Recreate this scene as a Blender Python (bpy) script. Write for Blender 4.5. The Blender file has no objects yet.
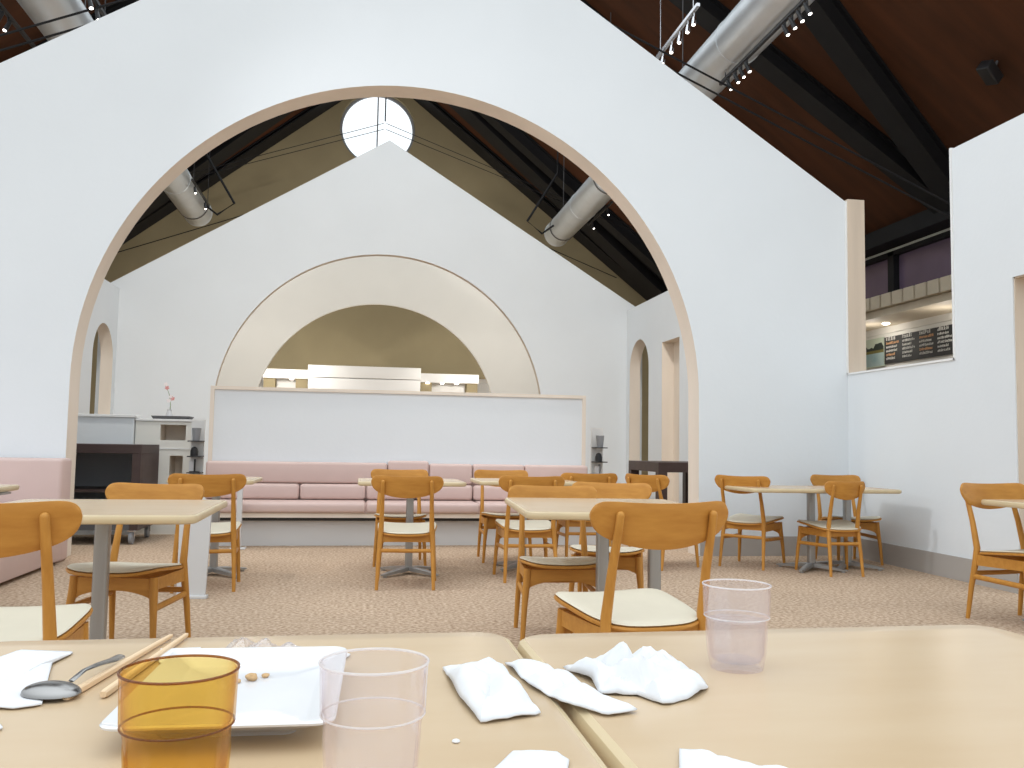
import bpy, bmesh, math, random
from mathutils import Vector, Matrix, noise
from mathutils.geometry import tessellate_polygon
random.seed(7)
PI = math.pi
S = bpy.context.scene
COL = S.collection

# ------------------------------------------------------------------ materials
def nmat(name):
    m = bpy.data.materials.new(name); m.use_nodes = True
    nt = m.node_tree
    return m, nt, nt.nodes['Principled BSDF']
def pmat(name, c, rough=.6, metal=0, bump=0, bscale=60, var=0, vscale=6, stretch=(1, 1, 1), spec=.5, c2=None, coat=0):
    m, nt, b = nmat(name)
    b.inputs['Base Color'].default_value = (*c, 1); b.inputs['Roughness'].default_value = rough
    b.inputs['Metallic'].default_value = metal; b.inputs['Specular IOR Level'].default_value = spec
    b.inputs['Coat Weight'].default_value = coat
    tc = nt.nodes.new('ShaderNodeTexCoord'); mp = nt.nodes.new('ShaderNodeMapping')
    mp.inputs['Scale'].default_value = stretch
    nt.links.new(tc.outputs['Object'], mp.inputs['Vector'])
    if var or c2:
        n = nt.nodes.new('ShaderNodeTexNoise'); n.inputs['Scale'].default_value = vscale; n.inputs['Detail'].default_value = 5
        nt.links.new(mp.outputs[0], n.inputs['Vector'])
        r = nt.nodes.new('ShaderNodeValToRGB')
        r.color_ramp.elements[0].position = .3; r.color_ramp.elements[1].position = .7
        a = c2 if c2 else tuple(x * (1 - var) for x in c)
        r.color_ramp.elements[0].color = (*a, 1); r.color_ramp.elements[1].color = (*c, 1)
        nt.links.new(n.outputs['Fac'], r.inputs[0]); nt.links.new(r.outputs[0], b.inputs['Base Color'])
    if bump:
        n2 = nt.nodes.new('ShaderNodeTexNoise'); n2.inputs['Scale'].default_value = bscale
        nt.links.new(mp.outputs[0], n2.inputs['Vector'])
        bp = nt.nodes.new('ShaderNodeBump'); bp.inputs['Strength'].default_value = bump; bp.inputs['Distance'].default_value = .01
        nt.links.new(n2.outputs['Fac'], bp.inputs['Height']); nt.links.new(bp.outputs[0], b.inputs['Normal'])
    return m
def clear(name, tint, haze, hazecol, gl=1.0, edge=3.0):
    """thin clear plastic: see-through, tinted, a little haze, reflecting at grazing angles"""
    m = bpy.data.materials.new(name); m.use_nodes = True; nt = m.node_tree
    nt.nodes.clear()
    out = nt.nodes.new('ShaderNodeOutputMaterial')
    t = nt.nodes.new('ShaderNodeBsdfTransparent'); t.inputs[0].default_value = (*tint, 1)
    d = nt.nodes.new('ShaderNodeBsdfDiffuse'); d.inputs[0].default_value = (*hazecol, 1)
    tl = nt.nodes.new('ShaderNodeBsdfTranslucent'); tl.inputs[0].default_value = (*hazecol, 1)
    g = nt.nodes.new('ShaderNodeBsdfGlossy'); g.inputs['Roughness'].default_value = .06; g.inputs[0].default_value = (gl, gl, gl, 1)
    lf = nt.nodes.new('ShaderNodeLayerWeight'); lf.inputs[0].default_value = .5
    pw_ = nt.nodes.new('ShaderNodeMath'); pw_.operation = 'POWER'; pw_.inputs[1].default_value = 3.5
    lw = nt.nodes.new('ShaderNodeMath'); lw.operation = 'MULTIPLY_ADD'; lw.inputs[1].default_value = .45; lw.inputs[2].default_value = .03
    nt.links.new(lf.outputs['Facing'], pw_.inputs[0]); nt.links.new(pw_.outputs[0], lw.inputs[0])
    ec = nt.nodes.new('ShaderNodeMixRGB'); ec.inputs[1].default_value = (*tint, 1); ec.inputs[2].default_value = (*[q ** edge for q in tint], 1)
    nt.links.new(pw_.outputs[0], ec.inputs[0]); nt.links.new(ec.outputs[0], t.inputs[0])
    m0 = nt.nodes.new('ShaderNodeMixShader'); m1 = nt.nodes.new('ShaderNodeMixShader'); m2 = nt.nodes.new('ShaderNodeMixShader')
    m0.inputs[0].default_value = .5; m1.inputs[0].default_value = haze
    nt.links.new(d.outputs[0], m0.inputs[1]); nt.links.new(tl.outputs[0], m0.inputs[2])
    nt.links.new(t.outputs[0], m1.inputs[1]); nt.links.new(m0.outputs[0], m1.inputs[2])
    nt.links.new(lw.outputs[0], m2.inputs[0]); nt.links.new(m1.outputs[0], m2.inputs[1]); nt.links.new(g.outputs[0], m2.inputs[2])
    nt.links.new(m2.outputs[0], out.inputs[0])
    return m
def emat(name, c, s):
    m, nt, b = nmat(name)
    b.inputs['Base Color'].default_value = (*c, 1)
    b.inputs['Emission Color'].default_value = (*c, 1); b.inputs['Emission Strength'].default_value = s
    return m

M = {}
M['wall'] = pmat('white_plaster', (.745, .775, .795), .9, bump=.08, bscale=25, var=.03, vscale=1.2, spec=.1)
M['cream'] = pmat('cream_plaster', (.80, .785, .73), .9, var=.03, vscale=1.5, spec=.1)
M['khaki'] = pmat('khaki_plaster', (.37, .31, .19), .9, var=.15, vscale=.7, spec=.1)
M['trim'] = pmat('pale_limed_wood', (.80, .71, .61), .6, var=.10, vscale=3, stretch=(1, 1, .25), spec=.2)
M['oaktrim'] = pmat('pale_oak_board', (.64, .53, .42), .6, var=.14, vscale=4, stretch=(2, 2, .2), spec=.2)
M['grey'] = pmat('grey_baseboard', (.40, .37, .34), .7)
M['wood'] = pmat('golden_beech', (.53, .25, .05), .4, c2=(.44, .19, .035), vscale=7, stretch=(1, 6, 6), spec=.25)
M['woodv'] = pmat('golden_beech_leg', (.53, .25, .05), .42, c2=(.43, .19, .035), vscale=8, stretch=(6, 6, .8), spec=.25)
M['seat'] = pmat('cream_vinyl', (.66, .60, .475), .5, var=.04, vscale=10, spec=.35)
M['top'] = pmat('maple_laminate', (.585, .44, .285), .26, c2=(.555, .405, .25), vscale=3.0, stretch=(1, 3.5, 1), spec=.5)
M['edge'] = pmat('maple_edge', (.62, .49, .30), .35, var=.08, vscale=9)
M['steel'] = pmat('brushed_steel', (.40, .40, .39), .38, metal=.75, var=.1, vscale=30, stretch=(1, 1, .1))
M['galv'] = pmat('galvanised_duct', (.66, .69, .71), .38, metal=.55, var=.12, vscale=2.5)
M['pink'] = pmat('pink_vinyl', (.62, .465, .425), .5, bump=.15, bscale=5, var=.06, vscale=3, spec=.35)
M['brownroof'] = pmat('brown_boards', (.11, .042, .020), .7, c2=(.07, .030, .016), vscale=2.0, stretch=(.3, 2, .3), spec=.15)
M['beam'] = pmat('blackened_steel', (.018, .018, .02), .6, var=.2, vscale=3, spec=.2)
M['darkwood'] = pmat('dark_walnut', (.060, .034, .030), .5, var=.25, vscale=6, stretch=(1, 1, 3))
M['black'] = pmat('black_plastic', (.02, .02, .022), .45)
M['dgrey'] = pmat('dark_grey', (.10, .10, .105), .6)
M['mgrey'] = pmat('mid_grey', (.30, .31, .33), .5)
M['lgrey'] = pmat('pale_grey', (.60, .59, .58), .7)
M['white'] = pmat('white_laminate', (.80, .80, .79), .5)
M['porc'] = pmat('white_porcelain', (.72, .72, .735), .18, coat=.3)
M['paper'] = pmat('tissue_paper', (.70, .70, .71), .95, bump=.1, bscale=60, spec=.05)
M['chop'] = pmat('pale_bamboo', (.78, .57, .36), .6, var=.12, vscale=20, stretch=(1, .1, 1))
M['spoon'] = pmat('polished_steel', (.33, .32, .31), .25, metal=1)
M['food'] = pmat('breadcrumb', (.62, .40, .20), .8, var=.3, vscale=200)
M['clear'] = clear('clear_plastic', (.985, .975, .98), .085, (.92, .88, .89), edge=8)
M['water'] = clear('water_surface', (.97, .95, .955), .08, (.85, .80, .81))
M['amber'] = clear('amber_plastic', (.945, .83, .52), .05, (.75, .48, .12), edge=5)
M['rim'] = clear('clear_rim_highlight', (.98, .97, .975), .45, (.95, .93, .94), edge=4)  # white highlights on rim and ledge put into the haze colour
M['amber_rim'] = clear('amber_plastic_rim', (.62, .36, .12), .25, (.42, .22, .05), edge=2)
M['film'] = clear('clear_film', (.985, .98, .985), .10, (.9, .88, .9))
M['purple'] = pmat('dusky_glass', (.21, .15, .22), .15, var=.25, vscale=.8)  # dusk reflection put into the panes' purple base colour
M['slat'] = pmat('pale_slat_wood', (.66, .57, .43), .6, var=.1, vscale=5)
M['bulb'] = emat('lamp_glow', (1, .93, .85), 9)
M['chrome'] = pmat('chrome', (.62, .62, .64), .2, metal=1)
M['chalk'] = pmat('white_chalk', (.72, .72, .68), .9)
M['chalko'] = pmat('orange_chalk', (.72, .40, .20), .9)
M['board'] = pmat('blackboard', (.028, .030, .030), .7, var=.2, vscale=5)
M['teal'] = pmat('poster_teal', (.26, .40, .42), .6, c2=(.45, .55, .52), vscale=3)
M['olive'] = pmat('poster_olive', (.17, .15, .04), .7)
M['treegr'] = pmat('poster_dark_green', (.02, .03, .025), .7)
M['psky'] = pmat('poster_pale_sky', (.55, .62, .50), .7)
M['green'] = pmat('stem_green', (.20, .28, .10), .6)
M['petal'] = pmat('pale_petal', (.86, .80, .80), .7)
M['petalr'] = pmat('pink_petal', (.72, .32, .30), .7)
# carpet : fine beige/brown speckle
m, nt, b = nmat('speckled_carpet')
tc = nt.nodes.new('ShaderNodeTexCoord')
n1 = nt.nodes.new('ShaderNodeTexNoise'); n1.inputs['Scale'].default_value = 45; n1.inputs['Detail'].default_value = 3
n2 = nt.nodes.new('ShaderNodeTexNoise'); n2.inputs['Scale'].default_value = 1.2
r = nt.nodes.new('ShaderNodeValToRGB')
for pos, c in ((.32, (.33, .22, .145)), (.5, (.53, .39, .275)), (.68, (.68, .53, .40))):
    e = r.color_ramp.elements.new(pos); e.color = (*c, 1)
r.color_ramp.elements.remove(r.color_ramp.elements[0]); r.color_ramp.elements.remove(r.color_ramp.elements[-1])
mx = nt.nodes.new('ShaderNodeMixRGB'); mx.blend_type = 'MULTIPLY'; mx.inputs[0].default_value = .25
nt.links.new(tc.outputs['Object'], n1.inputs['Vector']); nt.links.new(tc.outputs['Object'], n2.inputs['Vector'])
nt.links.new(n1.outputs['Fac'], r.inputs[0]); nt.links.new(r.outputs[0], mx.inputs[1]); nt.links.new(n2.outputs['Fac'], mx.inputs[2])
nt.links.new(mx.outputs[0], b.inputs['Base Color']); b.inputs['Roughness'].default_value = .95
b.inputs['Specular IOR Level'].default_value = .05
bp = nt.nodes.new('ShaderNodeBump'); bp.inputs['Strength'].default_value = .4; bp.inputs['Distance'].default_value = .01
nt.links.new(n1.outputs['Fac'], bp.inputs['Height']); nt.links.new(bp.outputs[0], b.inputs['Normal'])
M['carpet'] = m

# ------------------------------------------------------------------ mesh helpers
class MB:
    def __init__(s): s.v = []; s.f = []; s.mi = []
    def add(s, vs, fs, mi=0):
        o = len(s.v); s.v += [tuple(v) for v in vs]
        for f in fs: s.f.append([i + o for i in f]); s.mi.append(mi)
        return s
    def box(s, x0, x1, y0, y1, z0, z1, mi=0, bev=0):
        if bev:
            bm = bmesh.new(); bmesh.ops.create_cube(bm, size=1)
            for v in bm.verts:
                v.co = ((x0 + x1) / 2 + v.co.x * (x1 - x0), (y0 + y1) / 2 + v.co.y * (y1 - y0), (z0 + z1) / 2 + v.co.z * (z1 - z0))
            bmesh.ops.bevel(bm, geom=bm.edges[:], offset=bev, segments=3, profile=.5, affect='EDGES')
            bm.verts.index_update()
            s.add([v.co[:] for v in bm.verts], [[v.index for v in f.verts] for f in bm.faces], mi); bm.free(); return s
        vs = [(x, y, z) for z in (z0, z1) for y in (y0, y1) for x in (x0, x1)]
        return s.add(vs, [(0, 2, 3, 1), (4, 5, 7, 6), (0, 1, 5, 4), (2, 6, 7, 3), (0, 4, 6, 2), (1, 3, 7, 5)], mi)
    def loops(s, L, mi=0, cap0=True, cap1=True, closed=True):
        n = len(L[0]); vs = [p for l in L for p in l]; fs = []
        for k in range(len(L) - 1):
            for i in range(n if closed else n - 1):
                j = (i + 1) % n
                fs.append((k * n + i, k * n + j, (k + 1) * n + j, (k + 1) * n + i))
        if cap0: fs.append(tuple(range(n - 1, -1, -1)))
        if cap1: fs.append(tuple((len(L) - 1) * n + i for i in range(n)))
        return s.add(vs, fs, mi)
    def tube(s, path, rad, n=12, mi=0, round_end=False, flat=1.0):
        P = [Vector(p) for p in path]; R = list(rad) if hasattr(rad, '__len__') else [rad] * len(P)
        if round_end:
            d = (P[-1] - P[-2]).normalized(); r0 = R[-1]; e = P[-1]
            for a in (.35, .65, .85, .97):
                P.append(e + d * r0 * a); R.append(r0 * math.sqrt(1 - a * a))
        L = []; up = None
        for i, p in enumerate(P):
            t = (P[min(i + 1, len(P) - 1)] - P[max(i - 1, 0)]).normalized()
            if up is None:
                a = Vector((1, 0, 0)) if abs(t.x) < .8 else Vector((0, 1, 0))
            else: a = up
            u = (a - t * a.dot(t)).normalized(); w = t.cross(u); up = u
            L.append([p + (u * math.cos(q * 2 * PI / n) + w * flat * math.sin(q * 2 * PI / n)) * R[i] for q in range(n)])
        return s.loops(L, mi)
    def lathe(s, prof, n=32, c=(0, 0, 0), mi=0, mod=None, cap0=True, cap1=True):
        L = []
        for (r_, z) in prof:
            L.append([(c[0] + r_ * (mod(q / n * 2 * PI, z) if mod else 1) * math.cos(q * 2 * PI / n),
                       c[1] + r_ * (mod(q / n * 2 * PI, z) if mod else 1) * math.sin(q * 2 * PI / n), c[2] + z) for q in range(n)])
        return s.loops(L, mi, cap0, cap1)
    def slab(s, outer, holes, f, d, mi=0, hole_mi=None, edge_mi=None):
        """flat plate: 2-D outline with holes, f(u,v)->point, d = thickness vector"""
        rings = [outer] + holes; flat = [p for r_ in rings for p in r_]
        tri = tessellate_polygon([[Vector((p[0], p[1], 0)) for p in r_] for r_ in rings])
        A = [Vector(f(*p)) for p in flat]; B = [a + Vector(d) for a in A]; n = len(A)
        s.add(A + B, [t for t in tri] + [(t[2] + n, t[1] + n, t[0] + n) for t in tri], mi)
        o = 0
        for k, r_ in enumerate(rings):
            m_ = len(r_); mm = (edge_mi if edge_mi is not None else mi) if k == 0 else (hole_mi if hole_mi is not None else mi)
            vs = A[o:o + m_] + B[o:o + m_]
            s.add(vs, [(i, (i + 1) % m_, (i + 1) % m_ + m_, i + m_) for i in range(m_)], mm); o += m_
        return s
    def build(s, name, mats, parent=None, smooth=35, loc=None, weld=True):
        me = bpy.data.meshes.new(name); me.from_pydata(s.v, [], s.f)
        mats = mats if isinstance(mats, (list, tuple)) else [mats]
        for m_ in mats: me.materials.append(m_)
        for p, i in zip(me.polygons, s.mi): p.material_index = i
        bm = bmesh.new(); bm.from_mesh(me)
        if weld: bmesh.ops.remove_doubles(bm, verts=bm.verts, dist=1e-5)
        bmesh.ops.recalc_face_normals(bm, faces=bm.faces); bm.to_mesh(me); bm.free()
        if smooth:
            me.shade_smooth(); me.set_sharp_from_angle(angle=math.radians(smooth))
        o = bpy.data.objects.new(name, me); COL.objects.link(o)
        if parent: o.parent = parent
        if loc: o.location = loc
        return o
def tag(o, label=None, cat=None, group=None, kind=None):
    if label: o['label'] = label
    if cat: o['category'] = cat
    if group: o['group'] = group
    if kind: o['kind'] = kind
    return o
def empty(name, loc, rz=0, label=None, cat=None, group=None):
    o = bpy.data.objects.new(name, None); COL.objects.link(o); o.empty_display_size = .1
    o.location = loc; o.rotation_euler = (0, 0, rz)
    return tag(o, label, cat, group)
def struct(o): o['kind'] = 'structure'; return o
def copy_tree(o, parent=None):
    c = o.copy(); COL.objects.link(c)
    if parent: c.parent = parent
    for ch in list(o.children): copy_tree(ch, c)
    return c

# ------------------------------------------------------------------ camera
cam = bpy.data.cameras.new('camera'); co = bpy.data.objects.new('camera', cam); COL.objects.link(co)
rx = Vector((.98523118, -.17043341, .01649149)); uy = Vector((-.0283233, -.06722447, .99733579)); fw = Vector((.16887071, .98307341, .07105885))
mt = Matrix((rx, uy, -fw)).transposed().to_4x4(); mt.translation = (-.3819, 0, 1.02)
co.matrix_world = mt; cam.sensor_width = 36; cam.lens = 880.2178 / 1024 * 36; cam.clip_start = .02
S.camera = co

# ------------------------------------------------------------------ the hall
W, ZE, ZA = 4.444, 3.571, 6.474          # gable half width, eave, apex
SL = (ZA - ZE) / W
RZ, RS, RX = 11.86, .787, 8.93           # hall ridge, roof slope, outer wall
struct(MB().box(-11, 11, -16, 27.5, -.1, 0).build('floor', M['carpet']))

def arch_pts(R_, s_, n=64, z0=0):
    return [(R_, z0)] + [(R_ * math.cos(a), s_ + R_ * math.sin(a)) for a in [PI * i / n for i in range(n + 1)]] + [(-R_, z0)]
def gable_wall(name, y, t, right_out, mats):
    # walls stand on the floor and the arch runs down to it
    arc = arch_pts(2.867, 1.524)
    out = [(W + right_out, 0), (W + right_out, ZE), (0, ZA), (-W - .3, ZE), (-W - .3, 0)] + arc[::-1]
    mb = MB()
    rings = [out]
    tri = tessellate_polygon([[Vector((p[0], p[1], 0)) for p in out]])
    A = [Vector((p[0], y, p[1])) for p in out]; B = [a + Vector((0, t, 0)) for a in A]; n = len(A)
    mb.add(A + B, [q for q in tri] + [(q[2] + n, q[1] + n, q[0] + n) for q in tri], 0)
    for i in range(n):
        j = (i + 1) % n
        mb.add([A[i], A[j], B[j], B[i]], [(0, 1, 2, 3)], 1 if (i >= 5 and j >= 5) else 0)
    return struct(mb.build(name, mats, smooth=20))
gable_wall('wall_near', 8.136, .28, 0, [M['wall'], M['trim']])
gable_wall('wall_middle', 15.616, .15, .3, [M['wall'], M['trim']])
gable_wall('wall_far', 21.24, .12, .3, [M['cream'], M['cream']])

# side walls of the nave between the first two gables
def arch_open(y0, y1, z0, ztop):
    r_ = (y1 - y0) / 2; c_ = (y0 + y1) / 2
    return [(y0, z0)] + [(c_ - r_ * math.cos(PI * i / 20), ztop - r_ + r_ * math.sin(PI * i / 20)) for i in range(21)] + [(y1, z0)]
mb = MB(); Y0, Y1 = 8.416, 15.616
mb.slab([(Y0, 0), (Y0, ZE), (Y1, ZE), (Y1, 0)], [arch_open(14.35, 15.42, .02, 2.95), [(12.88, .02), (12.88, 2.76), (13.68, 2.76), (13.68, .02)]],
        lambda u, v: (W, u, v), (.20, 0, 0), 0, hole_mi=1)
mb.box(W + .20, W + .26, 12.7, 13.9, 0, 2.9, 1)
struct(mb.build('wall_nave_right', [M['wall'], M['trim']], smooth=20))
mb = MB()
mb.slab([(Y0, 0), (Y0, ZE), (Y1, ZE), (Y1, 0)], [arch_open(14.3, 15.42, 1.40, 2.88)], lambda u, v: (-W, u, v), (-.19, 0, 0), 0, hole_mi=1)
struct(mb.build('wall_nave_left', [M['wall'], M['trim']], smooth=20))

# right wall beside the tables: open notch next to the gable, doorway towards us
mb = MB()
out = [(8.136, 0), (8.136, 1.811), (6.515, 1.811), (6.515, ZE), (2.5, ZE), (2.5, 0), (4.75, 0), (4.75, 2.36), (5.84, 2.36), (5.84, 0)]
mb.slab(out, [], lambda u, v: (W, u, v), (.17, 0, 0), 0)
struct(mb.build('wall_right', M['wall'], smooth=20))
mb = MB()
mb.box(W - .012, W + .19, 6.5, 8.13, 1.795, 1.813)                   # sill cap
mb.box(W - .012, W + .19, 6.497, 6.517, 1.795, ZE + .01)
mb.box(W - .012, W + .01, 8.112, 8.136, 1.80, ZE)
struct(mb.build('trim_1', M['white'], smooth=0))
struct(MB().box(W + .0, W + .185, 8.10, 8.136 + .28, 1.812, ZE + .02).build('trim_2', M['oaktrim'], smooth=0))
mb = MB(); mb.box(W + .012, W + .18, 5.83, 5.845, 0, 2.36); mb.box(W + .012, W + .18, 4.75, 5.845, 2.35, 2.362)
struct(mb.build('trim_3', M['oaktrim'], smooth=0))
mb = MB(); mb.box(W - .014, W - .001, 8.13, 4.75 + 1.1, .0, .187)
struct(mb.build('baseboard_right', M['grey'], smooth=0))
struct(MB().box(2.88, W - .014, 8.121, 8.135, 0, .187).build('baseboard_near', M['grey'], smooth=0))

# the hall behind: end wall with a round window, outer walls, brown roof on dark beams
YE = 25.0
mb = MB(); zc = 10.06
out = [(RX, 0), (RX, RZ - RS * RX), (0, RZ), (-RX, RZ - RS * RX), (-RX, 0)]
rw = [(-.12 + 1.07 * math.cos(2 * PI * i / 48), zc + 1.07 * math.sin(2 * PI * i / 48)) for i in range(48)]
pas = [(-3.6, .9), (-3.6, 2.96), (3.6, 2.96), (3.6, .9)]
mb.slab(out, [rw, pas], lambda u, v: (u, YE, v), (0, .25, 0), 0)
struct(mb.build('wall_end', M['khaki'], smooth=20))
w1 = MB(); ring = lambda R0, R1, y0, y1: w1.loops([[(-.12 + q * math.cos(2 * PI * i / 48), yy, zc + q * math.sin(2 * PI * i / 48)) for i in range(48)]
     for q, yy in ((R0, y0), (R1, y0), (R1, y1), (R0, y1), (R0, y0))], cap0=False, cap1=False)
ring(1.068, 1.00, YE + .12, YE + .2); w1.box(-.145, -.105, YE + .13, YE + .17, zc - 1.04, zc + 1.04)
win = struct(w1.build('window_1', M['mgrey'], smooth=30))
# kitchen behind the pass-through
mb = MB(); mb.box(-3.8, 3.8, 27.2, 27.3, 0, 3.2); mb.box(-3.8, -3.7, 25.25, 27.2, 0, 3.2); mb.box(3.7, 3.8, 25.25, 27.2, 0, 3.2); mb.box(-3.8, 3.8, 25.25, 27.3, 3.0, 3.1)
struct(mb.build('wall_kitchen', M['white'], smooth=0))
for sx, nm in ((1, 'wall_outer_right'), (-1, 'wall_outer_left')):
    mb = MB()
    if sx > 0:
        mb.slab([(6.2, 0), (6.2, 4.83), (25, 4.83), (25, 0)], [[(8.2, 3.55), (8.2, 4.62), (18.4, 4.62), (18.4, 3.55)]], lambda u, v: (RX, u, v), (.2, 0, 0), 0)
    else: mb.box(-RX - .2, -RX, 10.5, 25, 0, 2.35); mb.box(-RX - .2, -RX, 10.5, 25, 2.35, 4.83, 1)
    struct(mb.build(nm, [M['cream'], M['khaki']], smooth=0))
# clerestory windows
ys = [8.2, 10.2, 12.2, 14.2, 16.2, 18.4]
for k in range(5):
    mb = MB()
    mb.box(RX + .08, RX + .10, ys[k] + .08, ys[k + 1] - .08, 3.62, 4.56, 1)
    for (a, b_, c_, d_) in ((ys[k], ys[k] + .09, 3.55, 4.62), (ys[k + 1] - .09, ys[k + 1], 3.55, 4.62), (ys[k], ys[k + 1], 3.55, 3.63), (ys[k], ys[k + 1], 4.54, 4.62)):
        mb.box(RX - .03, RX + .15, a, b_, c_, d_, 0)
    struct(mb.build('window_%d' % (k + 2), [M['beam'], M['purple']], smooth=0))
# roof: boarded planes with an unseen ridge opening added to light the nave
mb = MB()
for sx in (1, -1):
    f = lambda u, v: (sx * u, v, RZ - RS * u)
    yr = 5.6 if sx > 0 else 8.6  # unseen front edges set for how sky light falls on the walls
    mb.slab([(0, yr), (RX + .4, yr), (RX + .4, 25.25), (0, 25.25)], [[(.15, yr + .6), (2.8, yr + .6), (2.8, 20.4), (.15, 20.4)]], f, (0, 0, .2), 0)
struct(mb.build('ceiling', M['brownroof'], smooth=0))

def roofz(x): return RZ - RS * abs(x)
def beam(p, q, wd, dp, label, name='roof_beam', cat='beam', group='dark beams under the brown roof'):
    # a dark steel beam lying against the underside of the roof plane, p,q = (x,y)
    P = Vector((p[0], p[1], roofz(p[0]))); Q = Vector((q[0], q[1], roofz(q[0])))
    sx = 1 if q[0] > 0 else -1
    nrm = Vector((-RS * sx, 0, -1)).normalized()
    d = (Q - P).normalized(); sd = d.cross(nrm).normalized() * wd / 2
    mb = MB(); fl_ = .035; off = nrm * .012
    def bar(w_, a, b_):
        s_ = sd * (w_ / wd)
        A = [x + k * s_ + nrm * h + off for x in (P, Q) for h in (a, b_) for k in (-1, 1)]
        mb.add(A, [(0, 1, 3, 2), (4, 6, 7, 5), (0, 4, 5, 1), (2, 3, 7, 6), (0, 2, 6, 4), (1, 5, 7, 3)])
    bar(wd, 0, fl_); bar(wd, dp - fl_, dp); bar(wd * .62, fl_, dp - fl_)
    return tag(mb.build(name, M['beam'], smooth=0), label, cat, group)
for sx, side in ((1, 'right'), (-1, 'left')):
    beam((sx * 3.0, 9.95), (sx * 8.85, 11.95), .44, .30, 'wide dark beam slanting nearest across the %s roof slope' % side)
    beam((sx * 2.8, 12.95), (sx * 8.85, 12.2), .40, .26, 'dark beam on the %s roof slope meeting the nearest beam at the eave' % side)
    beam((sx * 2.8, 15.3), (sx * 8.85, 14.9), .40, .3, 'dark beam on the %s roof slope seen beyond the round duct' % side)
    beam((sx * .2, 22.3), (sx * 8.6, 23.6), .75, .3, 'dark slanting beam on the %s slope in front of the khaki end wall' % side)
    beam((sx * .1, 24.62), (sx * 8.8, 24.62), .72, .12, 'flat dark edge beam along the khaki end wall on the %s slope' % side)
    beam((sx * .2, 21.6), (sx * 8.8, 22.2), .45, .3, 'dark beam on the %s slope over the farthest arched wall' % side)
# eave beams along the roof foot
tag(MB().box(RX - .42, RX - .04, 7, 24.9, 4.66, 4.94).build('eave_beam', M['beam'], smooth=0), 'long dark eave beam above the clerestory windows on the right', 'beam')

# round ducts running along the hall, on hangers
for sx, side in ((1, 'right'), (-1, 'left')):
    X, Z, r_ = sx * 3.85, 5.80, .285
    e = empty('ventilation_duct', (X, 7, Z), 0, 'large round silver ventilation duct hanging under the %s roof slope' % side, 'duct')
    mb = MB(); prof = []
    L = []
    seams = [0, 2.4, 4.8, 7.2, 9.6, 12.0]
    for y in seams:
        L += [[(rr * math.cos(q * PI / 24), y + dy, rr * math.sin(q * PI / 24)) for q in range(48)] for dy, rr in (((-.02, r_), (-.018, r_ + .006), (.018, r_ + .006), (.02, r_)))]
    mb.loops(L); mb.build('duct_tube', M['galv'], e, smooth=20)
    for y in (.6, 4.2, 7.8, 11.4):
        h = MB(); zt = roofz(X) - Z
        h.tube([(0, y, r_), (0, y, zt + .02)], .008, 8)
        h.loops([[(q * math.cos(a * PI / 18), y + d_, q * math.sin(a * PI / 18)) for a in range(36)] for q, d_ in ((r_ + .004, -.02), (r_ + .012, -.02), (r_ + .012, .02), (r_ + .004, .02))], cap0=False, cap1=False)
        h.build('hanger', M['dgrey'], e)
# bent pipe brackets beside the duct ends
for sx, side in ((1, 'right'), (-1, 'left')):
    mb = MB()
    mb.tube([(sx * 3.62, 18, 6.85), (sx * 2.98, 18, 5.78), (sx * 3.30, 18, 5.53), (sx * 3.55, 18, 5.72)], .024, 8)
    mb.tube([(sx * 3.62, 18, 6.85), (sx * 3.62, 18, roofz(3.62) - .01)], .016, 8)
    tag(mb.build('pipe_bracket', M['beam']), 'thin bent dark pipe beside the end of the %s duct' % side, 'pipe')
# tie cables
def cable(pts, label, rad=.012, group='thin tie cables under the roof'):
    return tag(MB().tube(pts, rad, 8).build('tie_cable', M['beam']), label, 'cable', group)
for sx, side in ((1, 'right'), (-1, 'left')):
    cable([(sx * .03, 20.3, 8.5), (sx * 7.55, 20.3, 5.86)], 'tie cable sloping down to the %s from below the round window' % side, .008)
    cable([(sx * .03, 20.42, 8.40), (sx * 7.62, 20.42, 5.80)], 'lower of the twin tie cables sloping to the %s below the round window' % side, .008)
    cable([(sx * 2.0, 24.6, 7.85), (sx * 6.9, 24.6, 6.0)], 'dark rod crossing the khaki end wall on the %s' % side, .013)
    for k, nm in ((0, 'upper'), (1, 'lower')):
        cable([(sx * .03, 9.3 + .1 * k, 6.75 - .1 * k), (sx * 7.4, 9.3 + .1 * k, 3.61 - .1 * k)], '%s of two dark cables crossing the near %s duct' % (nm, side))
e = empty('pendant_lamp', (0, 20.36, 9.42), 0, 'small hanging lamp on a thin rod silhouetted against the round window', 'lamp')
MB().tube([(0, 0, -.85), (0, 0, 2.42)], .016, 8).build('rod', M['beam'], e)
MB().lathe([(.02, .25), (.05, .2), (.16, .06), (.30, 0), (.28, -.02), (.02, -.02)], 20).build('shade', M['mgrey'], e)

# track lights
def track(loc, length, dx, heads, lit, label, top=None):
    e = empty('track_light', loc, 0, label, 'track light')
    zt = (top or roofz(loc[0])) - loc[2]
    mb = MB().box(-.018, .018, 0, length, -.018, .018)
    for y in (.15, length - .15): mb.tube([(0, y, 0), (0, y, zt)], .007, 6)
    mb.build('rail', M['chrome'] if lit < 2 else M['black'], e)
    for k, y in enumerate(heads):
        d = Vector((dx * .6, -.25, -.8)).normalized()
        h = MB(); p = Vector((0, y, -.02))
        h.tube([p, p + Vector((0, 0, -.07))], .010, 8)
        q = p + Vector((0, 0, -.09))
        h.tube([q - d * .07, q - d * .05, q + d * .02, q + d * .07], [.010, .02, .024, .026], 14)
        ho = h.build('lamp_head', M['chrome'] if lit < 2 else M['black'], e)
        MB().tube([q + d * .068, q + d * .074], [.020, .016], 14).build('bulb', M['bulb'], ho)
    return e
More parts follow.
